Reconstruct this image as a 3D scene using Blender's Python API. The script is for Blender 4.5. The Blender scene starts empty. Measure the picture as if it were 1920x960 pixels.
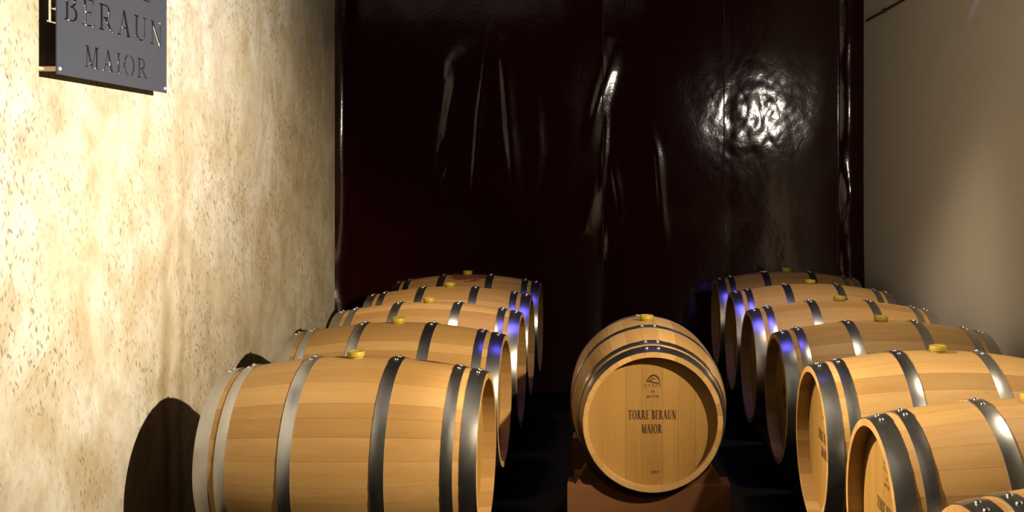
import bpy, bmesh, math, random
from mathutils import Vector, noise as mnoise

random.seed(7)
S = bpy.context.scene
COL = S.collection
PI = math.pi

# ------------------------------------------------------------------ camera
F = 1870.0                       # focal length in pixels of a 1920 px wide frame
CAMZ = 1.60
cam_data = bpy.data.cameras.new('camera')
cam_data.sensor_fit = 'HORIZONTAL'
cam_data.sensor_width = 36.0
cam_data.lens = F / 1920.0 * 36.0
cam_data.shift_x = -170.0 / 1920.0
cam_data.shift_y = -160.0 / 1920.0
cam_data.clip_start = 0.02
cam = bpy.data.objects.new('camera', cam_data)
cam.location = (0, 0, CAMZ)
cam.rotation_euler = (PI / 2, 0, 0)
COL.objects.link(cam)
S.camera = cam

# ------------------------------------------------------------------ world, exposure
w = bpy.data.worlds.new('cellar_dark')
w.use_nodes = True
w.node_tree.nodes['Background'].inputs[0].default_value = (0.03, 0.026, 0.022, 1)
w.node_tree.nodes['Background'].inputs[1].default_value = 0.02
S.world = w
S.view_settings.view_transform = 'Standard'
S.view_settings.look = 'None'
S.view_settings.gamma = 1.0
S.view_settings.use_curve_mapping = False
S.view_settings.exposure = 0.0


# ------------------------------------------------------------------ lamps of the cellar, plus one added overhead spot
def spot(name, loc, target, power, angle, blend, radius, color):
    l = bpy.data.lights.new(name, 'SPOT')
    l.energy = power
    l.spot_size = math.radians(angle)
    l.spot_blend = blend
    l.shadow_soft_size = radius
    l.color = color
    o = bpy.data.objects.new(name, l)
    o.location = loc
    d = Vector(target) - Vector(loc)
    o.rotation_euler = d.to_track_quat('-Z', 'Y').to_euler()
    COL.objects.link(o)
    return o


WARM = (1.0, 0.80, 0.52)
LAMP = (1.80, 2.14, 2.30)                            # twin flood on the right wall
spot('wall_floodlight', LAMP, (-1.65, 2.35, 2.80), 2500, 88, 0.80, 0.03, (1.0, 0.94, 0.82))
spot('barrel_floodlight', LAMP, (-1.00, 4.05, 0.90), 1200, 58, 0.9, 0.03, WARM)
spot('lens_spill', LAMP, (0.3, 7.2, 2.0), 120, 110, 0.8, 0.05, (1.0, 0.90, 0.76))
spot('overhead_spot', (-0.85, 4.70, 3.66), (-0.74, 5.50, 0.9), 300, 44, 0.8, 0.25, WARM)
spot('overhead_spot', (0.20, 4.25, 3.66), (0.20, 4.50, 0.9), 190, 22, 0.6, 0.06, WARM)  # added narrow spot, put in to brighten the lone barrel's top
spot('overhead_spot', (1.10, 4.10, 3.66), (1.12, 5.25, 0.9), 400, 44, 0.8, 0.10, WARM)
spot('row_floodlight', (-1.30, 3.50, 2.32), (1.00, 2.75, 0.45), 1200, 60, 0.8, 0.04, WARM)
spot('wall_side_spotlight', (1.78, 3.45, 2.45), (0.95, 3.40, 0.85), 75, 62, 0.6, 0.04, WARM)
spot('violet_spotlight', (1.74, 4.20, 3.20), (1.905, 4.97, 2.56), 35.0, 5.0, 0.6, 0.005, (0.62, 0.50, 1.0))


def area(name, loc, sx, sy, power, color):
    l = bpy.data.lights.new(name, 'AREA')
    l.shape = 'RECTANGLE'
    l.size, l.size_y = sx, sy
    l.energy = power
    l.color = color
    l.spread = math.radians(64)
    o = bpy.data.objects.new(name, l)
    o.location = loc
    COL.objects.link(o)
    return o


area('violet_ceiling_light', (0.32, 5.55, 3.66), 0.5, 1.2, 3.5, (0.13, 0.10, 1.0))


# ------------------------------------------------------------------ node helpers
def new_mat(name):
    m = bpy.data.materials.new(name)
    m.use_nodes = True
    nt = m.node_tree
    return m, nt, nt.nodes['Principled BSDF']


def nd(nt, kind, **kw):
    n = nt.nodes.new(kind)
    for k, v in kw.items():
        if k.startswith('i_'):
            key = k[2:]
            n.inputs[int(key) if key.isdigit() else key.replace('_', ' ')].default_value = v
        else:
            setattr(n, k, v)
    return n


def ramp(nt, fac, stops, interp='LINEAR'):
    r = nt.nodes.new('ShaderNodeValToRGB')
    r.color_ramp.interpolation = interp
    e = r.color_ramp.elements
    while len(e) < len(stops):
        e.new(0.5)
    for k, (p, c) in enumerate(stops):
        e[k].position = p
        e[k].color = (c[0], c[1], c[2], 1) if len(c) == 3 else c
    nt.links.new(fac, r.inputs[0])
    return r.outputs[0]


def mix(nt, fac, a, b, mode='MIX'):
    m = nt.nodes.new('ShaderNodeMix')
    m.data_type = 'RGBA'
    m.blend_type = mode
    for sock, v in ((m.inputs[0], fac), (m.inputs[6], a), (m.inputs[7], b)):
        if isinstance(v, (int, float)):
            sock.default_value = v
        elif isinstance(v, tuple):
            sock.default_value = (v[0], v[1], v[2], 1)
        else:
            nt.links.new(v, sock)
    return m.outputs[2]


def mapped(nt, scale, src='Object', loc=None):
    tc = nd(nt, 'ShaderNodeTexCoord')
    mp = nd(nt, 'ShaderNodeMapping')
    mp.inputs['Scale'].default_value = scale
    nt.links.new(tc.outputs[src], mp.inputs[0])
    if loc is not None:
        nt.links.new(loc, mp.inputs[1])
    return mp.outputs[0]


def noise_tex(nt, vec, scale, detail=4, rough=0.55, dist=0.0):
    n = nd(nt, 'ShaderNodeTexNoise')
    n.inputs['Scale'].default_value = scale
    n.inputs['Detail'].default_value = detail
    n.inputs['Roughness'].default_value = rough
    n.inputs['Distortion'].default_value = dist
    nt.links.new(vec, n.inputs['Vector'])
    return n.outputs[0]


def bump(nt, bsdf, height, strength, dist=0.01):
    b = nd(nt, 'ShaderNodeBump')
    b.inputs['Strength'].default_value = strength
    b.inputs['Distance'].default_value = dist
    nt.links.new(height, b.inputs['Height'])
    nt.links.new(b.outputs[0], bsdf.inputs['Normal'])
    return b


# ------------------------------------------------------------------ materials
def oak(name, grain_axis, lo, hi, stain=None, rough=0.55):
    m, nt, p = new_mat(name)
    oi = nd(nt, 'ShaderNodeObjectInfo')
    off = nd(nt, 'ShaderNodeVectorMath', operation='SCALE')
    off.inputs[0].default_value = (17.0, 31.0, 23.0)
    nt.links.new(oi.outputs['Random'], off.inputs['Scale'])
    sc = (1.2, 1.2, 1.2)
    sc = tuple(1.6 if k == grain_axis else 22.0 for k in range(3))
    v = mapped(nt, sc, loc=off.outputs[0])
    g = noise_tex(nt, v, 1.0, 6, 0.6, 0.4)
    v2 = mapped(nt, tuple(3.0 if k == grain_axis else 160.0 for k in range(3)), loc=off.outputs[0])
    fine = noise_tex(nt, v2, 1.0, 3, 0.6)
    base = ramp(nt, oi.outputs['Random'], [(0.0, lo), (0.3, tuple(lo[k] * .5 + hi[k] * .5 for k in range(3))),
                                           (0.75, hi), (1.0, tuple(min(1, c * 1.06) for c in hi))])
    c = mix(nt, ramp(nt, g, [(0.3, (0, 0, 0)), (0.75, (1, 1, 1))]), base, mix(nt, 1.0, base, (0.86, 0.78, 0.66), 'MULTIPLY'))
    fm = ramp(nt, fine, [(0.35, (0.90, 0.87, 0.82)), (0.6, (1, 1, 1))])
    c = mix(nt, 0.5, c, fm, 'MULTIPLY')
    vk = noise_tex(nt, mapped(nt, tuple(9.0 if k == grain_axis else 26.0 for k in range(3)), loc=off.outputs[0]), 1.0, 1, 0.4)
    c = mix(nt, ramp(nt, vk, [(0.80, (0, 0, 0)), (0.85, (0.5, 0.5, 0.5))]), c, (0.15, 0.08, 0.03))
    if stain:
        tc = nd(nt, 'ShaderNodeTexCoord')
        sub = nd(nt, 'ShaderNodeVectorMath', operation='SUBTRACT')
        sub.inputs[1].default_value = stain[0]
        nt.links.new(tc.outputs['Object'], sub.inputs[0])
        div = nd(nt, 'ShaderNodeVectorMath', operation='DIVIDE')
        div.inputs[1].default_value = stain[1]
        nt.links.new(sub.outputs[0], div.inputs[0])
        ln = nd(nt, 'ShaderNodeVectorMath', operation='LENGTH')
        nt.links.new(div.outputs[0], ln.inputs[0])
        add = nd(nt, 'ShaderNodeMath', operation='ADD')
        nt.links.new(ln.outputs['Value'], add.inputs[0])
        wob = noise_tex(nt, mapped(nt, (9, 30, 30)), 1.0, 3, 0.6)
        nt.links.new(wob, add.inputs[1])
        msk = ramp(nt, add.outputs[0], [(0.95, (0.85, 0.85, 0.85)), (1.45, (0, 0, 0))])
        c = mix(nt, msk, c, (0.11, 0.012, 0.014))
    nt.links.new(c, p.inputs['Base Color'])
    p.inputs['Roughness'].default_value = rough
    p.inputs['Specular IOR Level'].default_value = 0.3
    bump(nt, p, fine, 0.12, 0.002)
    return m


LO, HI = (0.235, 0.135, 0.043), (0.32, 0.20, 0.078)
M_STAVE = oak('oak_stave', 0, LO, HI)
M_STAVE_WINE = oak('oak_stave_wine_stained', 0, LO, HI, stain=((0.27, 0.055, 0.322), (0.16, 0.085, 0.06)))
M_STAVE_WINE_MID = oak('oak_stave_wine_stained_middle', 0, LO, HI, stain=((0.02, -0.05, 0.335), (0.26, 0.17, 0.09)))
M_HEAD = oak('oak_head_board', 2, (0.190, 0.108, 0.028), (0.225, 0.131, 0.036), rough=0.5)
M_CRADLE = oak('stained_cradle_timber', 0, (0.085, 0.034, 0.012), (0.115, 0.048, 0.018), rough=0.6)


def galvanised():
    m, nt, p = new_mat('galvanised_steel')
    oi = nd(nt, 'ShaderNodeObjectInfo')
    v = mapped(nt, (60, 14, 14))
    n = noise_tex(nt, v, 1.0, 5, 0.6)
    n2 = noise_tex(nt, mapped(nt, (9, 9, 9)), 1.0, 4, 0.6)
    c = mix(nt, n2, (0.34, 0.345, 0.36), (0.54, 0.54, 0.55))
    nt.links.new(c, p.inputs['Base Color'])
    p.inputs['Metallic'].default_value = 1.0
    r = nd(nt, 'ShaderNodeMapRange')
    r.inputs['To Min'].default_value = 0.25
    r.inputs['To Max'].default_value = 0.32
    nt.links.new(n, r.inputs['Value'])
    nt.links.new(r.outputs[0], p.inputs['Roughness'])
    bump(nt, p, n, 0.03, 0.002)
    return m


M_HOOP = galvanised()


def plain(name, col, rough=0.5, metal=0.0, spec=0.5, noise_amt=0.0, nscale=20.0):
    m, nt, p = new_mat(name)
    p.inputs['Roughness'].default_value = rough
    p.inputs['Metallic'].default_value = metal
    p.inputs['Specular IOR Level'].default_value = spec
    n = noise_tex(nt, mapped(nt, (1, 1, 1)), nscale, 4, 0.6)
    d = tuple(max(0, c * (1 - noise_amt)) for c in col)
    nt.links.new(mix(nt, n, d, tuple(min(1, c * (1 + noise_amt)) for c in col)), p.inputs['Base Color'])
    return m


M_RIVET = plain('bright_rivet_steel', (0.75, 0.75, 0.77), 0.18, 1.0)
M_BUNG = plain('yellow_silicone', (0.27, 0.19, 0.016), 0.5, 0, 0.4, 0.08)
M_INK = plain('burnt_ink', (0.035, 0.014, 0.006), 0.7, 0, 0.2, 0.3, 60)
M_INK_PALE = plain('faded_ink', (0.055, 0.026, 0.010), 0.7, 0, 0.2, 0.3, 90)
M_PLATE = plain('grey_lacquered_steel', (0.034, 0.035, 0.046), 0.5, 0.3, 0.5, 0.06, 30)
M_PEG = plain('pale_spacer_nylon', (0.75, 0.62, 0.45), 0.5)
M_SCREW = plain('polished_screw', (0.85, 0.85, 0.85), 0.35, 0.2)
M_CEIL = plain('dark_ceiling_concrete', (0.07, 0.062, 0.055), 0.9, 0, 0.2, 0.2, 3)
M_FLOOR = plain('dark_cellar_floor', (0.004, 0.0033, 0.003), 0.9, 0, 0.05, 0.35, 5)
M_BACK = plain('dark_back_wall', (0.05, 0.045, 0.04), 0.9, 0, 0.2, 0.2, 3)
M_CONDUIT = plain('brown_painted_conduit', (0.06, 0.035, 0.015), 0.6)
M_FELT = plain('dark_rack_timber', (0.035, 0.018, 0.008), 0.8, 0, 0.2, 0.3, 12)


def concrete():
    m, nt, p = new_mat('cast_concrete')
    big = noise_tex(nt, mapped(nt, (1, 1.0, 1.0)), 1.5, 5, 0.62, 0.3)
    mid = noise_tex(nt, mapped(nt, (1, 2.2, 1.6)), 1.9, 7, 0.66, 0.6)
    str_ = noise_tex(nt, mapped(nt, (1, 8.0, 0.5)), 1.0, 5, 0.6, 0.3)
    c = mix(nt, ramp(nt, big, [(0.34, (0, 0, 0)), (0.64, (1, 1, 1))]), (0.265, 0.225, 0.160), (0.315, 0.300, 0.262))
    c = mix(nt, ramp(nt, mid, [(0.42, (0, 0, 0)), (0.66, (0.8, 0.8, 0.8))]), c, (0.185, 0.140, 0.078))
    fin = noise_tex(nt, mapped(nt, (1, 2.0, 1.1)), 8.0, 6, 0.7, 0.4)
    c = mix(nt, ramp(nt, fin, [(0.46, (0, 0, 0)), (0.72, (0.55, 0.55, 0.55))]), c, (0.160, 0.122, 0.066))
    c = mix(nt, ramp(nt, str_, [(0.52, (0, 0, 0)), (0.80, (0.40, 0.40, 0.40))]), c, (0.202, 0.160, 0.097))
    # rust run-off: one long vertical streak below the sign
    tc = nd(nt, 'ShaderNodeTexCoord')
    sx = nd(nt, 'ShaderNodeSeparateXYZ')
    nt.links.new(tc.outputs['Object'], sx.inputs[0])
    wob = noise_tex(nt, mapped(nt, (1, 1, 1.2)), 2.2, 3, 0.6)
    ad = nd(nt, 'ShaderNodeMath', operation='MULTIPLY_ADD', i_1=0.22)
    nt.links.new(wob, ad.inputs[0])
    nt.links.new(sx.outputs[1], ad.inputs[2])
    for yy, ww, st in ((3.765 + 0.11, 0.040, 0.85), (3.90 + 0.11, 0.026, 0.65)):
        d1 = nd(nt, 'ShaderNodeMath', operation='SUBTRACT', i_1=yy)
        nt.links.new(ad.outputs[0], d1.inputs[0])
        d2 = nd(nt, 'ShaderNodeMath', operation='ABSOLUTE')
        nt.links.new(d1.outputs[0], d2.inputs[0])
        s1 = ramp(nt, d2.outputs[0], [(ww * 0.25, (st, st, st)), (ww * 1.6, (0, 0, 0))])
        zf = nd(nt, 'ShaderNodeMapRange', i_1=0.55, i_2=1.75, i_3=1.0, i_4=0.0)
        nt.links.new(sx.outputs[2], zf.inputs[0])
        c = mix(nt, mix(nt, 1.0, s1, zf.outputs[0], 'MULTIPLY'), c, (0.120, 0.082, 0.032))
    # pits: short dark vertical flecks, in two sizes
    hsum = None
    for scl, lean, thr in ((44.0, 0.45, 0.17), (75.0, -0.30, 0.20), (26.0, 0.20, 0.10)):
        wn = nd(nt, 'ShaderNodeTexNoise', i_Scale=14.0, i_Detail=3.0)
        nt.links.new(tc.outputs['Object'], wn.inputs['Vector'])
        wv = nd(nt, 'ShaderNodeVectorMath', operation='MULTIPLY_ADD')
        wv.inputs[1].default_value = (0.05, 0.05, 0.05)
        nt.links.new(wn.outputs[1], wv.inputs[0])
        nt.links.new(tc.outputs['Object'], wv.inputs[2])
        sw = nd(nt, 'ShaderNodeSeparateXYZ')
        nt.links.new(wv.outputs[0], sw.inputs[0])
        sk = nd(nt, 'ShaderNodeMath', operation='MULTIPLY_ADD', i_1=lean)
        nt.links.new(sw.outputs[2], sk.inputs[0])
        nt.links.new(sw.outputs[1], sk.inputs[2])
        zz = nd(nt, 'ShaderNodeMath', operation='MULTIPLY', i_1=0.40)
        nt.links.new(sw.outputs[2], zz.inputs[0])
        cb = nd(nt, 'ShaderNodeCombineXYZ')
        nt.links.new(sk.outputs[0], cb.inputs[0])
        nt.links.new(zz.outputs[0], cb.inputs[1])
        vo = nd(nt, 'ShaderNodeTexVoronoi', voronoi_dimensions='2D', i_Scale=scl)
        nt.links.new(cb.outputs[0], vo.inputs['Vector'])
        sp = nd(nt, 'ShaderNodeSeparateColor')
        nt.links.new(vo.outputs['Color'], sp.inputs[0])
        keep = ramp(nt, sp.outputs[0], [(0.48, (0, 0, 0)), (0.88, (1, 1, 1))])
        patch = ramp(nt, noise_tex(nt, mapped(nt, (1, 2, 1.4)), 1.3, 3, 0.6), [(0.38, (0.2, 0.2, 0.2)), (0.62, (1, 1, 1))])
        f = ramp(nt, vo.outputs['Distance'], [(thr * 0.5, (1, 1, 1)), (thr * 1.5, (0, 0, 0))])
        f = mix(nt, 1.0, mix(nt, 1.0, f, keep, 'MULTIPLY'), patch, 'MULTIPLY')
        c = mix(nt, mix(nt, 1.0, f, (0.85, 0.85, 0.85), 'MULTIPLY'), c, (0.060, 0.040, 0.016))
        hsum = f if hsum is None else mix(nt, 1.0, hsum, f, 'LIGHTEN')
    nt.links.new(c, p.inputs['Base Color'])
    p.inputs['Roughness'].default_value = 0.85
    p.inputs['Specular IOR Level'].default_value = 0.2
    inv = nd(nt, 'ShaderNodeInvert')
    nt.links.new(hsum, inv.inputs[1])
    b = bump(nt, p, inv.outputs[0], 0.35, 0.004)
    b2 = nd(nt, 'ShaderNodeBump', i_Strength=0.25, i_Distance=0.006)
    nt.links.new(mid, b2.inputs['Height'])
    nt.links.new(b2.outputs[0], b.inputs['Normal'])
    return m


M_CONC = concrete()


def plaster():
    m, nt, p = new_mat('grey_beige_plaster')
    n = noise_tex(nt, mapped(nt, (1, 1, 1)), 1.1, 5, 0.6)
    n2 = noise_tex(nt, mapped(nt, (1, 1, 1)), 60.0, 3, 0.6)
    c = mix(nt, n, (0.56, 0.52, 0.455), (0.62, 0.575, 0.50))
    nt.links.new(c, p.inputs['Base Color'])
    p.inputs['Roughness'].default_value = 0.75
    p.inputs['Specular IOR Level'].default_value = 0.25
    bump(nt, p, n2, 0.1, 0.003)
    return m


M_PLASTER = plaster()


def vinyl():
    m, nt, p = new_mat('maroon_glossy_plastic_sheet')
    n = noise_tex(nt, mapped(nt, (1, 1, 1)), 1.7, 3, 0.5)
    nt.links.new(mix(nt, n, (0.012, 0.0008, 0.0009), (0.020, 0.0013, 0.0014)), p.inputs['Base Color'])
    p.inputs['Roughness'].default_value = 0.12
    p.inputs['IOR'].default_value = 1.40
    a = noise_tex(nt, mapped(nt, (1, 1, 0.8)), 9.0, 3, 0.55, 1.2)
    b = bump(nt, p, a, 0.06, 0.012)
    f = noise_tex(nt, mapped(nt, (1, 1, 1)), 45.0, 2, 0.5, 0.5)
    b2 = nd(nt, 'ShaderNodeBump', i_Strength=0.10, i_Distance=0.003)
    nt.links.new(f, b2.inputs['Height'])
    nt.links.new(b2.outputs[0], b.inputs['Normal'])
    return m


M_VINYL = vinyl()


# ------------------------------------------------------------------ object helpers
def link_mesh(name, me, mat=None, parent=None):
    o = bpy.data.objects.new(name, me)
    COL.objects.link(o)
    if mat is not None:
        if len(me.materials) == 0:
            me.materials.append(mat)
    if parent is not None:
        o.parent = parent
    return o


def from_bm(name, bm, mat=None, parent=None, smooth=None):
    me = bpy.data.meshes.new(name)
    bmesh.ops.recalc_face_normals(bm, faces=bm.faces[:])
    bm.to_mesh(me)
    bm.free()
    if smooth is not None:
        shade(me, smooth)
    return link_mesh(name, me, mat, parent)


def shade(me, angle_deg):
    for p in me.polygons:
        p.use_smooth = True
    me.set_sharp_from_angle(angle=math.radians(angle_deg))


def add_box(bm, lo, hi, bevel=0.0):
    vs = [bm.verts.new((x, y, z)) for x in (lo[0], hi[0]) for y in (lo[1], hi[1]) for z in (lo[2], hi[2])]
    fs = [(0, 1, 3, 2), (4, 6, 7, 5), (0, 4, 5, 1), (2, 3, 7, 6), (0, 2, 6, 4), (1, 5, 7, 3)]
    faces = [bm.faces.new([vs[i] for i in f]) for f in fs]
    if bevel > 0:
        ed = {e for f in faces for e in f.edges}
        bmesh.ops.bevel(bm, geom=list(ed), offset=bevel, segments=2, affect='EDGES', profile=0.5)


def box_obj(name, lo, hi, mat, parent=None, bevel=0.0):
    bm = bmesh.new()
    add_box(bm, lo, hi, bevel)
    return from_bm(name, bm, mat, parent)


def structure(o):
    o['kind'] = 'structure'
    return o


def add_rings(bm, rings, cap0=True, cap1=True):
    prev = None
    for ring in rings:
        cur = [bm.verts.new(v) for v in ring]
        if prev:
            n = len(cur)
            for i in range(n):
                bm.faces.new((prev[i], prev[(i + 1) % n], cur[(i + 1) % n], cur[i]))
        elif cap0:
            bm.faces.new(list(reversed(cur)))
        prev = cur
    if cap1:
        bm.faces.new(prev)


def empty(name, loc, rotz=0.0, label=None, category=None, group=None):
    o = bpy.data.objects.new(name, None)
    o.empty_display_size = 0.1
    o.location = loc
    o.rotation_euler = (0, 0, rotz)
    COL.objects.link(o)
    if label:
        o['label'] = label
    if category:
        o['category'] = category
    if group:
        o['group'] = group
    return o


# ------------------------------------------------------------------ setting
XL, XR, YB, YWE, ZC = -1.65, 1.905, 7.30, 6.23, 3.70
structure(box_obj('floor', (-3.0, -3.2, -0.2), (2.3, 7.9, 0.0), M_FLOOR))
structure(box_obj('ceiling', (-3.0, -3.2, ZC), (2.3, 7.9, ZC + 0.2), M_CEIL))
# the near concrete wall has a softly rounded free end; the curtain hangs beyond it
bm = bmesh.new()
prof = [(XL, -3.0), (XL, 0.0), (XL, 3.0), (XL, 5.2)]
prof += [(XL - 0.10 * (1 - math.cos(a)), YWE - 0.10 + 0.10 * math.sin(a)) for a in [k * PI / 16 for k in range(9)]]
prof += [(XL - 0.30, YWE), (XL - 0.30, -3.0)]
add_rings(bm, [[(x, y, 0.0) for x, y in prof], [(x, y, ZC) for x, y in prof]])
structure(from_bm('wall_left', bm, M_CONC, smooth=35))
structure(box_obj('wall_left_alcove', (-2.65, YWE, 0.0), (-2.45, 7.6, ZC), M_BACK))
structure(box_obj('wall_right', (XR, -3.0, 0.0), (XR + 0.2, 7.6, ZC), M_PLASTER))
structure(box_obj('wall_back', (-2.65, 7.6, 0.0), (2.1, 7.8, ZC), M_BACK))
structure(box_obj('wall_front', (-2.0, -3.2, 0.0), (2.1, -3.0, ZC), M_BACK))


# ------------------------------------------------------------------ plastic curtain
def px(x, y, depth=YB):
    return ((x - 1130.0) * depth / F, CAMZ + (320.0 - y) * depth / F)


# fold lines: (polyline in curtain X,Z given as photograph pixels at the curtain's own depth), half-width m, height m, asymmetry
FOLDS = [
    ([(880, 70), (866, 130), (846, 220), (832, 310), (822, 380)], 0.070, 0.0085),
    ([(872, 90), (850, 120), (838, 170)], 0.045, 0.0035),
    ([(862, 290), (840, 330), (828, 370)], 0.035, 0.004),
    ([(922, 40), (913, 110), (900, 210), (892, 320), (886, 400)], 0.020, 0.0034),
    ([(938, 60), (947, 120), (955, 230), (966, 340), (974, 460)], 0.042, 0.0068),
    ([(1000, 140), (1008, 220), (1010, 290), (1000, 350), (1008, 470)], 0.036, 0.0045),
    ([(1150, 70), (1140, 130), (1120, 200), (1100, 290)], 0.055, 0.0150),
    ([(1138, 200), (1132, 300), (1126, 370)], 0.022, 0.0060),
    ([(1144, 280), (1156, 350), (1168, 430)], 0.032, 0.0055),
    ([(1122, 320), (1108, 380), (1098, 440)], 0.045, 0.007),
    ([(1132, 420), (1130, 490)], 0.02, 0.006),
    ([(1214, 220), (1232, 290), (1240, 400), (1254, 480)], 0.03, 0.0055),
]


def seg_dist(x, z, a, b):
    dx, dz = b[0] - a[0], b[1] - a[1]
    L2 = dx * dx + dz * dz
    t = max(0.0, min(1.0, ((x - a[0]) * dx + (z - a[1]) * dz) / L2))
    qx, qz = a[0] + t * dx, a[1] + t * dz
    return math.hypot(x - qx, z - qz), t, (1 if x > qx else -1)


FOLDS_M = [([px(*q) for q in pl], wd, ht) for pl, wd, ht in FOLDS]


def curtain_y(x, z):
    """Distance the sheet bulges towards the room at (x, z)."""
    h = 0.0
    for pl, wd, ht in FOLDS_M:
        best, frac = 1e9, 0.0
        n = len(pl) - 1
        zmin, zmax = pl[-1][1], pl[0][1]
        if z > zmax + 0.02 or z < zmin - 0.02:
            continue
        sgn = 1
        for k in range(n):
            d, t, s = seg_dist(x, z, pl[k], pl[k + 1])
            if d < best:
                best, frac, sgn = d, (k + t) / n, s
        if best < 3.2 * wd:
            taper = math.sin(PI * frac) ** 1.1
            ww = wd * (1.25 if sgn > 0 else 0.8)
            h += ht * taper * math.exp(-(best / ww) ** 2)
    h += 0.12 * max(0.0, 1.25 - z) ** 2                    # splays out towards the floor
    h += 0.100 * min(2.2, max(0.0, -x)) + 0.07 * max(0.0, -x - 1.15)            # the left half sags away from the concrete wall
    h += 0.020 * max(0.0, x - 0.93)
    h += 0.005 * mnoise.noise(Vector((x * 1.6, 3.1, z * 0.9)))
    h += 0.0016 * mnoise.noise(Vector((x * 6.0, 9.1, z * 3.0)))
    q = math.hypot(x - 1.10, (z - 1.98) * 0.8)             # crumpled patch
    if q < 0.7:
        n1 = abs(mnoise.noise(Vector((x * 8.0 + z * 3.0, 4.4, z * 7.0))))
        n2 = mnoise.noise(Vector((x * 19.0, 7.7, z * 17.0 - x * 8.0)))
        h += (0.0032 * n1 + 0.0011 * n2) * math.exp(-(q / 0.33) ** 2)
    if x > 1.72:                                       # rolled, crumpled right-hand edge
        e = (x - 1.72) / 0.17
        h += 0.035 * math.sin(e * PI) * (0.6 + 0.6 * mnoise.noise(Vector((1.0, 2.0, z * 3.2))))
    if x < -1.72:                                      # left edge bulges out from behind the wall
        h += 0.035 * math.exp(-((x + 1.915) / 0.05) ** 2) * (0.9 + 0.8 * mnoise.noise(Vector((5.0, 2.0, z * 1.7))))
    return h


def curtain_panel(x0, x1, off, nx, nz=260, z0=0.02, z1=ZC - 0.03):
    verts, faces = [], []
    for j in range(nz + 1):
        z = z0 + (z1 - z0) * j / nz
        for i in range(nx + 1):
            x = x0 + (x1 - x0) * i / nx
            verts.append((x, YB - off - curtain_y(x, z), z))
    for j in range(nz):
        for i in range(nx):
            a = j * (nx + 1) + i
            faces.append((a, a + 1, a + nx + 2, a + nx + 1))
    me = bpy.data.meshes.new('sheet_panel')
    me.from_pydata(verts, [], faces)
    for p in me.polygons:
        p.use_smooth = True
    return me


curtain = empty('plastic_curtain', (0, 0, 0), 0, 'dark maroon glossy plastic sheet hanging creased across the back of the cellar', 'curtain')
SEAM1, SEAM2 = px(1137, 300)[0], px(1364, 300)[0]
for x0, x1, off, nx in ((-2.40, SEAM1, 0.0, 220), (SEAM1 - 0.03, SEAM2, 0.008, 110), (SEAM2 - 0.03, 1.893, 0.016, 130)):
    o = link_mesh('sheet_panel', curtain_panel(x0, x1, off, nx), M_VINYL, curtain)
    sm = o.modifiers.new('thickness', 'SOLIDIFY')
    sm.thickness = 0.0015
    sm.offset = 1.0

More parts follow.
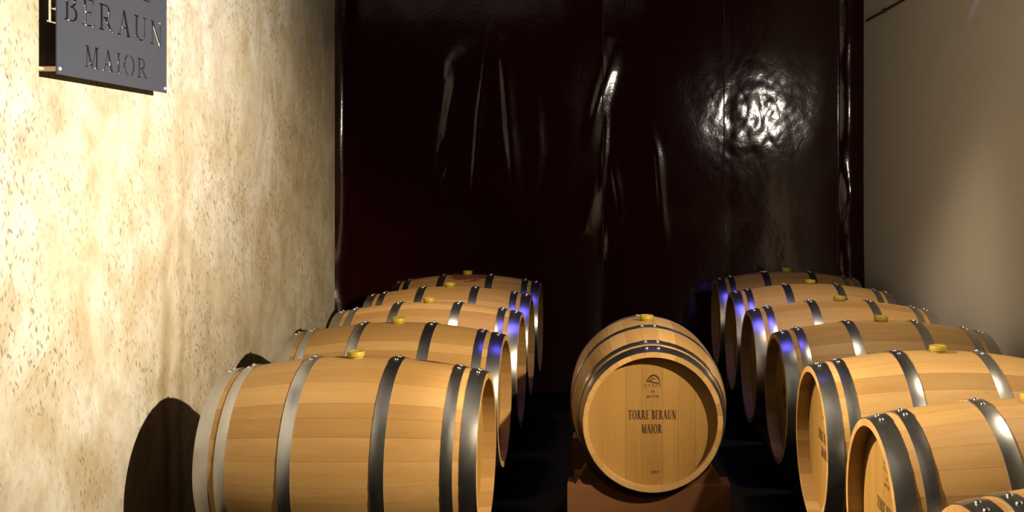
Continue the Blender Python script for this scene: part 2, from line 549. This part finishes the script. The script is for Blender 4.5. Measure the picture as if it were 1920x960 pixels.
# ------------------------------------------------------------------ serif letters as flat polygons
def letter(ch, th, tn, gap=0.0):
    """Polygons of one capital in a box one unit high; th/tn thick and thin stroke, gap leaves stencil bridges. -> polys, width"""
    P = []
    sf = 0.045

    def rect(x0, y0, x1, y1):
        P.append([(x0, y0), (x1, y0), (x1, y1), (x0, y1)])

    def diag(x0, y0, x1, y1, wd):
        P.append([(x0 - wd / 2, y0), (x0 + wd / 2, y0), (x1 + wd / 2, y1), (x1 - wd / 2, y1)])

    def stem(x, wd, y0=0.0, y1=1.0, foot=True, head=True, s=0.085):
        rect(x - wd / 2, y0, x + wd / 2, y1)
        if foot:
            rect(x - wd / 2 - s, y0, x + wd / 2 + s, y0 + sf)
        if head:
            rect(x - wd / 2 - s, y1 - sf, x + wd / 2 + s, y1)

    def ring(cx, cy, rx, ry, tx, ty, a0, a1, n=14):
        for k in range(n):
            q0 = math.radians(a0 + (a1 - a0) * k / n)
            q1 = math.radians(a0 + (a1 - a0) * (k + 1) / n)
            o0 = (cx + rx * math.cos(q0), cy + ry * math.sin(q0))
            o1 = (cx + rx * math.cos(q1), cy + ry * math.sin(q1))
            i1 = (cx + (rx - tx) * math.cos(q1), cy + (ry - ty) * math.sin(q1))
            i0 = (cx + (rx - tx) * math.cos(q0), cy + (ry - ty) * math.sin(q0))
            P.append([i0, o0, o1, i1])

    g = gap
    if ch == 'T':
        stem(0.36, th, head=False)
        rect(0.0, 1 - tn, 0.72, 1.0)
        rect(0.0, 0.80, tn * .8, 1.0)
        rect(0.72 - tn * .8, 0.80, 0.72, 1.0)
        return P, 0.72
    if ch == 'I':
        stem(0.085 + th / 2, th)
        return P, 0.17 + th
    if ch == 'O' or ch == '0':
        rx = 0.43 if ch == 'O' else 0.27
        ga = 7 if g else 0
        ring(rx, 0.5, rx, 0.52, th, tn, -90 + ga, 90 - ga, 20)
        ring(rx, 0.5, rx, 0.52, th, tn, 90 + ga, 270 - ga, 20)
        return P, 2 * rx
    x = 0.085 + th / 2
    xs = x + th / 2
    if ch == 'R':
        stem(x, th)
        rect(xs + g, 1 - tn, 0.36, 1.0)
        rect(xs + g, 0.47, 0.36, 0.47 + tn)
        ring(0.36, 0.735, 0.23 + th * .2, 0.265, th, tn, -90, 90)
        diag(0.72, 0.0, 0.36, 0.49, th * 1.15)
        rect(0.66, 0.0, 0.82, sf)
        return P, 0.80
    if ch == 'B':
        stem(x, th)
        rect(xs + g, 1 - tn, 0.36, 1.0)
        rect(xs + g, 0.51 - tn / 2, 0.38, 0.51 + tn / 2)
        rect(xs + g, 0.0, 0.38, tn)
        ring(0.35, 0.755, 0.20 + th * .2, 0.245, th, tn, -90, 90)
        ring(0.37, 0.265, 0.25 + th * .2, 0.265, th, tn, -90, 90)
        return P, 0.66
    if ch == 'E':
        stem(x, th)
        rect(xs, 1 - tn, 0.58, 1.0)
        rect(xs, 0.51 - tn / 2, 0.46, 0.51 + tn / 2)
        rect(xs, 0.0, 0.62, tn)
        rect(0.58 - tn, 0.83, 0.58, 1.0)
        rect(0.46 - tn * .8, 0.42, 0.46, 0.61)
        P.append([(0.62 - tn, 0), (0.62, 0), (0.655, 0.2), (0.64, 0.2)])
        return P, 0.65
    if ch == 'A':
        if g:
            diag(0.10, 0.0, 0.215, 0.33, tn * 1.1)
            diag(0.235, 0.40, 0.39, 1.0, tn * 1.1)
        else:
            diag(0.10, 0.0, 0.39, 1.0, tn * 1.2)
        diag(0.68, 0.0, 0.39, 1.02, th * 1.15)
        rect(0.205, 0.31, 0.60, 0.31 + tn)
        rect(0.0, 0.0, 0.22, sf)
        rect(0.54, 0.0, 0.80, sf)
        return P, 0.80
    if ch == 'U':
        stem(x, th, 0.30, 1.0, foot=False)
        stem(0.66, tn * 1.2, 0.30, 1.0, foot=False)
        c = (x - th / 2 + 0.66 + tn * .6) / 2
        r = (0.66 + tn * .6 - x + th / 2) / 2
        ring(c, 0.31, r, 0.32, th * .95, tn * 1.3, 180, 275)
        ring(c, 0.31, r, 0.32, tn * 1.4, tn * 1.3, 275, 360)
        return P, 0.78
    if ch == 'N':
        stem(0.15, tn * 1.2, s=0.09)
        stem(0.70, tn * 1.2, s=0.09, foot=False)
        diag(0.68, -0.02, 0.14, 1.0, th * 1.2)
        return P, 0.84
    if ch == 'M':
        diag(0.13, 0.0, 0.18, 1.0, tn * 1.2)
        diag(0.48, 0.0, 0.19, 1.0, th * 1.1)
        diag(0.48, 0.0, 0.78, 1.0, tn * 1.2)
        stem(0.82, th)
        rect(0.03, 0.0, 0.24, sf)
        rect(0.06, 1 - sf, 0.22, 1.0)
        return P, 0.98
    if ch == 'Z':
        rect(0, 1 - tn, 0.6, 1)
        rect(0, 0, 0.6, tn)
        diag(0.08, 0, 0.52, 1, th)
        return P, 0.62
    if ch == 'Y':
        diag(0.35, 0.45, 0.08, 1, th)
        diag(0.35, 0.45, 0.62, 1, tn)
        stem(0.35, th, 0, 0.48, head=False)
        return P, 0.7
    if ch == 'H':
        stem(0.14, th)
        stem(0.62, th)
        rect(0.14, 0.5 - tn / 2, 0.62, 0.5 + tn / 2)
        return P, 0.76
    if ch == '2':
        ring(0.27, 0.72, 0.26, 0.28, th, tn, -20, 170)
        diag(0.06, 0.0, 0.46, 0.62, th)
        rect(0.0, 0.0, 0.56, tn * 1.4)
        return P, 0.56
    if ch == '7':
        rect(0.0, 1 - tn * 1.6, 0.54, 1.0)
        diag(0.18, 0.0, 0.48, 1.0, th)
        return P, 0.54
    return P, 0.35                                    # space


def word(text, cx, base, cap, width, th, tn, gap=0.0, track=0.10):
    """Polygons of a line of text centred on cx, squeezed to the given width."""
    polys, x = [], 0.0
    for k, ch in enumerate(text):
        P, wd = letter(ch, th, tn, gap)
        polys += [[(x + u, v) for u, v in q] for q in P]
        x += wd + (track if k < len(text) - 1 else 0)
    sx = width / x
    return [[(cx + (u - x / 2) * sx, base + v * cap) for u, v in q] for q in polys]


# ------------------------------------------------------------------ barrels
L2, RB, RH, TH = 0.475, 0.343, 0.284, 0.028       # half length, bilge radius, head radius, stave thickness
REC = 0.050                                        # head recess behind the chime


def R(x):
    return RB - (RB - RH) * (abs(x) / L2) ** 2.05


NX = 14


def stave_mesh(a0, a1, name='stave'):
    """One bent stave running along local X, between the angles a0 and a1 (0 is straight up, towards +Y positive)."""
    ga = 0.00028 / RB
    a0 += ga
    a1 -= ga
    na = 3
    xs = [-L2 + 2 * L2 * k / NX for k in range(NX + 1)]
    bm = bmesh.new()
    rows = []
    for k, x in enumerate(xs):
        r = R(x)
        ri = r - TH
        end = k in (0, NX)
        ring = []
        for i in range(na + 1):
            t = a0 + (a1 - a0) * i / na
            rr = r - (0.0006 if i in (0, na) else 0.0)          # eased edges make the joint
            ring.append((x, rr * math.sin(t), rr * math.cos(t)))
        for i in range(na, -1, -1):
            t = a0 + (a1 - a0) * i / na
            rr = ri + (0.007 if end else 0.0)                  # bevelled inner edge of the chime
            ring.append((x, rr * math.sin(t), rr * math.cos(t)))
        rows.append(ring)
    add_rings(bm, rows)
    me = bpy.data.meshes.new(name)
    bmesh.ops.recalc_face_normals(bm, faces=bm.faces[:])
    bm.to_mesh(me)
    bm.free()
    shade(me, 40)
    return me


def stave_set(seed, n=29):
    rnd = random.Random(seed)
    wds = [rnd.uniform(0.72, 1.3) for _ in range(n)]
    k = 2 * PI / sum(wds)
    a = -wds[0] * k / 2
    out = []
    for wv in wds:
        out.append((a, a + wv * k))
        a += wv * k
    return [stave_mesh(*q) for q in out]


STAVES = [stave_set(3), stave_set(11), stave_set(29)]


def hoop_mesh(x0, x1, seed):
    """A steel band with a lapped, riveted end on top."""
    n = 112
    th = 0.0022
    rows = 4
    bm = bmesh.new()
    rings = []
    for i in range(n):
        t = 2 * PI * i / n
        tt = t if t < PI else t - 2 * PI
        lap = 0.0024 if -0.15 < tt < 0.15 else 0.0
        ring = []
        for j in range(rows):
            x = x0 + (x1 - x0) * j / (rows - 1)
            r = R(x) + th + lap + (0.0012 if j in (1, 2) else 0.0)
            ring.append((x, r * math.sin(t), r * math.cos(t)))
        for j in (rows - 1, 0):
            x = x0 + (x1 - x0) * j / (rows - 1)
            r = R(x) - 0.0012
            ring.append((x, r * math.sin(t), r * math.cos(t)))
        rings.append(ring)
    vs = [[bm.verts.new(v) for v in r] for r in rings]
    m = len(vs[0])
    for i in range(n):
        for j in range(m):
            bm.faces.new((vs[i][j], vs[i][(j + 1) % m], vs[(i + 1) % n][(j + 1) % m], vs[(i + 1) % n][j]))
    me = bpy.data.meshes.new('hoop')
    bmesh.ops.recalc_face_normals(bm, faces=bm.faces[:])
    bm.to_mesh(me)
    bm.free()
    shade(me, 28)
    me.materials.append(M_HOOP)
    return me


def rivet_mesh():
    bm = bmesh.new()
    rings = []
    for r, z in ((0.0078, -0.002), (0.0078, 0.0008), (0.0066, 0.0030), (0.0040, 0.0046), (0.0012, 0.0052)):
        rings.append([(r * math.cos(2 * PI * k / 12), r * math.sin(2 * PI * k / 12), z) for k in range(12)])
    add_rings(bm, rings)
    me = bpy.data.meshes.new('rivet')
    bmesh.ops.recalc_face_normals(bm, faces=bm.faces[:])
    bm.to_mesh(me)
    bm.free()
    shade(me, 60)
    me.materials.append(M_RIVET)
    return me


RIVET = rivet_mesh()
HOOPS = [hoop_mesh(a, b, k) for k, (a, b) in enumerate((
    (-0.474, -0.420), (-0.397, -0.359), (-0.176, -0.131), (0.131, 0.176), (0.359, 0.397), (0.420, 0.474)))]
HOOP_X = (-0.447, -0.378, -0.1535, 0.1535, 0.378, 0.447)


def head_boards(seed):
    """Vertical boards of one barrel head, cut to the circle; local frame: y sideways, z up, x = 0 at the outer face."""
    rnd = random.Random(seed)
    rad = R(L2 - REC) - TH + 0.004
    n = 7
    ws = [rnd.uniform(0.8, 1.25) for _ in range(n)]
    k = 2 * rad / sum(ws)
    y = -rad
    meshes = []
    for wv in ws:
        y0, y1 = y + 0.0003, y + wv * k - 0.0003
        y += wv * k
        y0, y1 = max(y0, -rad + 1e-4), min(y1, rad - 1e-4)
        m = 8
        top = [(y0 + (y1 - y0) * q / m) for q in range(m + 1)]
        ring = [(yy, math.sqrt(max(0, rad * rad - yy * yy))) for yy in top]
        ring += [(yy, -math.sqrt(max(0, rad * rad - yy * yy))) for yy in reversed(top)]
        bm = bmesh.new()
        add_rings(bm, [[(-0.022, a, b) for a, b in ring], [(0.0, a, b) for a, b in ring]])
        me = bpy.data.meshes.new('head_board')
        bmesh.ops.recalc_face_normals(bm, faces=bm.faces[:])
        bm.to_mesh(me)
        bm.free()
        me.materials.append(M_HEAD)
        meshes.append(me)
    return meshes


HEADS = [head_boards(5), head_boards(8)]


def bung_mesh():
    bm = bmesh.new()
    prof = [(0.024, -0.030), (0.027, 0.0), (0.0275, 0.003), (0.031, 0.005), (0.032, 0.018), (0.030, 0.022), (0.022, 0.0225), (0.020, 0.020), (0.004, 0.020)]
    add_rings(bm, [[(r * math.cos(2 * PI * k / 20), r * math.sin(2 * PI * k / 20), z) for k in range(20)] for r, z in prof])
    me = bpy.data.meshes.new('bung')
    bmesh.ops.recalc_face_normals(bm, faces=bm.faces[:])
    bm.to_mesh(me)
    bm.free()
    shade(me, 40)
    me.materials.append(M_BUNG)
    return me


BUNG = bung_mesh()


def print_mesh(name, polys, mat, x=0.0, thick=0.0004):
    bm = bmesh.new()
    for k, q in enumerate(polys):
        vs = [bm.verts.new((thick + (k % 5) * 0.00003, u, v)) for u, v in q]
        bm.faces.new(vs)
    me = bpy.data.meshes.new(name)
    bm.to_mesh(me)
    bm.free()
    me.materials.append(mat)
    return me


def stroke_poly(pts, wds):
    """Thick polyline as quads."""
    out = []
    L, Rr = [], []
    for k, (x, y) in enumerate(pts):
        a = pts[max(0, k - 1)]
        b = pts[min(len(pts) - 1, k + 1)]
        d = math.hypot(b[0] - a[0], b[1] - a[1])
        nx, ny = -(b[1] - a[1]) / d, (b[0] - a[0]) / d
        L.append((x + nx * wds[k] / 2, y + ny * wds[k] / 2))
        Rr.append((x - nx * wds[k] / 2, y - ny * wds[k] / 2))
    for k in range(len(pts) - 1):
        out.append([L[k], L[k + 1], Rr[k + 1], Rr[k]])
    return out


BOLD = dict(th=0.24, tn=0.085)
txt = word('TORRE BERAUN', 0.0, 0.000, 0.038, 0.196, track=0.07, **BOLD)
txt += word('MAIOR', -0.002, -0.057, 0.037, 0.083, track=0.06, **BOLD)
LETTERING = print_mesh('lettering', txt, M_INK)
small = word('OTAZU'.replace('U', 'U'), 0.001, 0.133, 0.011, 0.070, 0.20, 0.09, track=0.35)
small += word('EN', 0.002, 0.109, 0.010, 0.016, 0.2, 0.09)
small += word('MYTH', 0.001, 0.088, 0.011, 0.050, 0.24, 0.11)
small += word('2007', 0.011, -0.222, 0.012, 0.034, 0.2, 0.09)
SMALLPRINT = print_mesh('small_lettering', small, M_INK_PALE)
emb = stroke_poly([(-0.024, 0.156), (-0.014, 0.168), (-0.004, 0.178), (0.008, 0.181), (0.020, 0.175), (0.027, 0.165), (0.031, 0.152)],
                  [0.003, 0.006, 0.009, 0.008, 0.007, 0.006, 0.003])
emb += stroke_poly([(-0.026, 0.156), (-0.010, 0.156), (0.008, 0.150), (0.031, 0.147)], [0.003, 0.009, 0.006, 0.004])
emb += stroke_poly([(-0.010, 0.158), (0.002, 0.168), (0.016, 0.164)], [0.003, 0.006, 0.002])
EMBLEM = print_mesh('emblem', emb, M_INK)


def make_barrel(label, group, pattern):
    root = empty('wine_barrel', (0, 0, 0), 0, label, 'barrel', group)
    for me in STAVES[pattern]:
        o = link_mesh('stave', me, M_STAVE, root)
        o.location.z = RB
    for me, hx in zip(HOOPS, HOOP_X):
        h = link_mesh('hoop', me, M_HOOP, root)
        h.location.z = RB
        for s in (-1, 1):
            r = link_mesh('rivet', RIVET, M_RIVET, h)
            a = 0.082 * s
            rr = R(hx) + 0.0058
            r.location = (hx, rr * math.sin(a), rr * math.cos(a))
            r.rotation_euler = (-a, 0, 0)
    for side in (0, 1):
        for me in HEADS[side]:
            b = link_mesh('head_board', me, M_HEAD, root)
            b.location = ((L2 - REC) * (1 if side else -1), 0, RB)
            b.rotation_euler = (0, 0, 0 if side else PI)
    g = link_mesh('bung', BUNG, M_BUNG, root)
    g.location = (0, 0, 2 * RB + 0.001)
    for me, nm in ((LETTERING, 'lettering'), (SMALLPRINT, 'small_lettering'), (EMBLEM, 'emblem')):
        t = link_mesh(nm, me, None, root)
        t.location = (L2 - REC, 0, RB)
    return root


def copy_thing(src):
    r = src.copy()
    COL.objects.link(r)
    for ch in src.children:
        c = ch.copy()
        COL.objects.link(c)
        c.parent = r
        for g in ch.children:
            d = g.copy()
            COL.objects.link(d)
            d.parent = c
    return r


LG, RG = 'barrels in the row along the concrete wall', 'barrels in the row along the plain right wall'
AX = CAMZ - 1.019                                   # height of every barrel axis
BZ = AX - RB
SPEC = [
    # x, y, turn, pattern, group, label, wine stain
    (-0.893, 3.61, -0.010, 0, LG, 'oak wine barrel nearest the camera in the left row, shadow on the concrete', 1),
    (-0.908, 4.43, -0.012, 1, LG, 'second oak barrel from the front in the left row beside the concrete wall', 0),
    (-0.890, 5.12, -0.006, 2, LG, 'middle one of the five oak barrels in the left row', 0),
    (-0.890, 5.81, 0.0, 0, LG, 'fourth oak barrel from the front in the left row, past the wall end', 0),
    (-0.880, 6.50, 0.0, 1, LG, 'rearmost oak barrel in the left row, red wine spilt around its bung', 2),
    (1.265, 2.15, PI, 2, RG, 'oak barrel cut off by the bottom right corner of the photo', 0),
    (1.258, 2.925, PI, 1, RG, 'second oak barrel from the front in the right row, its lit head showing lettering', 0),
    (1.252, 3.725, PI, 0, RG, 'third oak barrel from the front in the right row, whole head and lettering lit', 0),
    (1.250, 4.48, PI + 0.004, 2, RG, 'fourth oak barrel from the front in the right row, head in shade', 0),
    (1.232, 5.19, PI, 1, RG, 'fifth oak barrel from the front in the right row, violet gleam on its hoops', 0),
    (1.240, 5.96, PI, 0, RG, 'next to last oak barrel in the right row, last but one before the curtain', 0),
    (1.232, 6.69, PI, 2, RG, 'rearmost oak barrel in the right row, just in front of the maroon curtain', 0),
    (0.198, 4.037 + L2, -PI / 2 + 0.012, 1, None, 'lone oak barrel on a wooden cradle, its lettered head facing the camera', 0),
]
PROTO = {}
b_wine = []
for x, y, rz, pat, grp, lab, wine in SPEC:
    if pat not in PROTO:
        b = PROTO[pat] = make_barrel(lab, grp, pat)
    else:
        b = copy_thing(PROTO[pat])
        b['label'] = lab
        if grp:
            b['group'] = grp
        elif 'group' in b:
            del b['group']
    b.location = (x, y, BZ)
    b.rotation_euler = (0, 0, rz)
    b_wine.append((b, wine))
for b, wine in b_wine:
    if wine:
        for c in b.children:
            if c.name.startswith('stave'):
                c.material_slots[0].link = 'OBJECT'
                c.material_slots[0].material = M_STAVE_WINE if wine == 1 else M_STAVE_WINE_MID


# ------------------------------------------------------------------ supports
def rack(name, xc, ys, label):
    root = empty(name, (xc, ys[0], 0), 0, label, 'rack', 'timber barrel racks on the floor')
    top = AX - R(0.175) - 0.001
    for s in (-1, 1):
        box_obj('rail', (s * 0.245 - 0.045, -0.35, 0.0), (s * 0.245 + 0.045, ys[-1] - ys[0] + 0.35, top), M_FELT, root, 0.004)
    bm = bmesh.new()
    add_rings(bm, [[(xx, 0.0, 0.0), (xx, 0.14, 0.0), (xx, 0.14, 0.052), (xx, 0.02, 0.006)] for xx in (-0.04, 0.04)])
    me = bpy.data.meshes.new('wedge')
    bmesh.ops.recalc_face_normals(bm, faces=bm.faces[:])
    bm.to_mesh(me)
    bm.free()
    me.materials.append(M_FELT)
    for yy in ys:
        for s in (-1, 1):
            for d in (-1, 1):
                wdg = link_mesh('wedge', me, M_FELT, root)
                wdg.location = (s * 0.245, yy - ys[0] + d * 0.115, top)
                wdg.rotation_euler = (0, 0, 0 if d > 0 else PI)
    return root


rack('barrel_rack', -0.893, [q[1] for q in SPEC[:5]], 'dark timber rails carrying the left row of barrels')
rack('barrel_rack', 1.242, [q[1] for q in SPEC[5:12]], 'dark timber rails carrying the right row of barrels')

# cradle under the lone barrel
CX, CY = 0.190, 4.037
cr = empty('barrel_cradle', (CX, CY + L2, 0), 0, 'brown wooden cradle with slanted chocks under the lone middle barrel', 'cradle')
BT = CAMZ - 1.292                                   # top of the saddle beams


def saddle(y, depth):
    r = R(abs(y) - 0.056) + 0.007
    bm = bmesh.new()
    half = 0.335
    cz = AX
    pts = [(-half, 0.0), (half, 0.0), (half, BT)]
    s = math.sqrt(max(0, r * r - (cz - BT) ** 2))
    for k in range(17):
        xx = s - 2 * s * k / 16
        pts.append((xx, cz - math.sqrt(r * r - xx * xx)))
    pts.append((-half, BT))
    add_rings(bm, [[(px_, y - depth / 2, pz) for px_, pz in pts], [(px_, y + depth / 2, pz) for px_, pz in pts]])
    return from_bm('saddle_beam', bm, M_CRADLE, cr)


def chock(y, depth, side):
    r = R(abs(y) - 0.056) + 0.006
    bm = bmesh.new()
    z0, z1 = BT, BT + 0.070
    pts = []
    for k in range(9):
        zz = z0 + (z1 - z0) * k / 8
        pts.append((math.sqrt(r * r - (AX - zz) ** 2), zz))
    xo = pts[-1][0] + 0.008
    pts += [(xo, z1), (xo + 0.040, z0)]
    add_rings(bm, [[(side * a, y - depth / 2, b) for a, b in pts], [(side * a, y + depth / 2, b) for a, b in pts]])
    return from_bm('chock', bm, M_CRADLE, cr)


for y in (-0.36, 0.36):
    saddle(y, 0.11)
    for s in (-1, 1):
        chock(y, 0.08, s)
for s in (-1, 1):
    box_obj('side_rail', (s * 0.29 - 0.035, -0.30, 0.05), (s * 0.29 + 0.035, 0.30, 0.16), M_CRADLE, cr, 0.003)

# ------------------------------------------------------------------ engraved sign
TP = 0.060                                          # stand-off from the wall to the plate face
XP = XL + TP
Y0, Y1 = 2.906, 3.637
Z0, Z1 = CAMZ + 0.2825, CAMZ + 0.80
PT = 0.004
sign = empty('sign', (XL, (Y0 + Y1) / 2, Z0), 0, 'grey metal sign with cut-out serif lettering standing off the concrete wall', 'sign')
ym, zm = (Y0 + Y1) / 2, Z0
bm = bmesh.new()
add_box(bm, (TP - PT, Y0 - ym, 0), (TP, Y1 - ym, Z1 - Z0))
plate = from_bm('plate', bm, M_PLATE, sign)
LIGHTF = dict(th=0.115, tn=0.045, gap=0.035)
polys = word('TORRE', 0.0, CAMZ + 0.590 - Z0, 0.083, 0.470, track=0.22, **LIGHTF)
polys += word('BERAUN', 0.002, CAMZ + 0.4475 - Z0, 0.083, 0.655, track=0.22, **LIGHTF)
polys += word('MAIOR', 0.0, CAMZ + 0.3195 - Z0, 0.067, 0.420, track=0.24, **LIGHTF)
bm = bmesh.new()
for k, q in enumerate(polys):
    e = 0.0004 * (k % 7)
    area = sum(q[i][0] * q[(i + 1) % len(q)][1] - q[(i + 1) % len(q)][0] * q[i][1] for i in range(len(q)))
    if area < 0:
        q = list(reversed(q))
    rings = [[(TP - PT - 0.004 - e, u, v) for u, v in q], [(TP + 0.004 + e, u, v) for u, v in q]]
    add_rings(bm, rings)
bmesh.ops.recalc_face_normals(bm, faces=bm.faces[:])
cut_me = bpy.data.meshes.new('cutter')
bm.to_mesh(cut_me)
bm.free()
cutter = bpy.data.objects.new('cutter', cut_me)
COL.objects.link(cutter)
cutter.parent = sign
mod = plate.modifiers.new('letters', 'BOOLEAN')
mod.operation = 'DIFFERENCE'
mod.solver = 'EXACT'
mod.use_self = True
mod.object = cutter
dg = bpy.context.evaluated_depsgraph_get()
dg.update()
new_me = bpy.data.meshes.new_from_object(plate.evaluated_get(dg))
plate.modifiers.clear()
plate.data = new_me
new_me.name = 'plate'
bpy.data.objects.remove(cutter)


def cyl_x(name, x0, x1, y, z, r, mat, parent, n=16, r1=None):
    bm = bmesh.new()
    add_rings(bm, [[(xx, y + rr * math.cos(2 * PI * k / n), z + rr * math.sin(2 * PI * k / n)) for k in range(n)]
                   for xx, rr in ((x0, r), (x1, r if r1 is None else r1))])
    return from_bm(name, bm, mat, parent, 40)


for yy in (Y0 - ym + 0.016, Y1 - ym - 0.014):
    for zz in (0.016, Z1 - Z0 - 0.016):
        cyl_x('spacer', 0.0, TP - PT, yy, zz, 0.0075, M_PEG, sign)
        cyl_x('screw_head', TP, TP + 0.0025, yy, zz, 0.0055, M_SCREW, sign, 14, 0.0040)

# ------------------------------------------------------------------ conduit along the right wall
zc_ = CAMZ + 280.0 * 7.2 / F
cd = empty('wall_conduit', (XR, 5.9, zc_), 0, 'thin brown conduit running along the top of the plain right wall', 'conduit')
bm = bmesh.new()
rr = 0.0085
add_rings(bm, [[(-rr + rr * math.cos(2 * PI * k / 10), yy - 5.9, rr * math.sin(2 * PI * k / 10)) for k in range(10)] for yy in (0.5, 3.0, 5.0, 7.18)])
from_bm('pipe', bm, M_CONDUIT, cd, 40)
for yy in (6.72, 5.5, 4.3, 3.1):
    box_obj('clip', (-0.021, yy - 5.9 - 0.016, -0.014), (0.0, yy - 5.9 + 0.016, 0.014), M_CONDUIT, cd, 0.003)
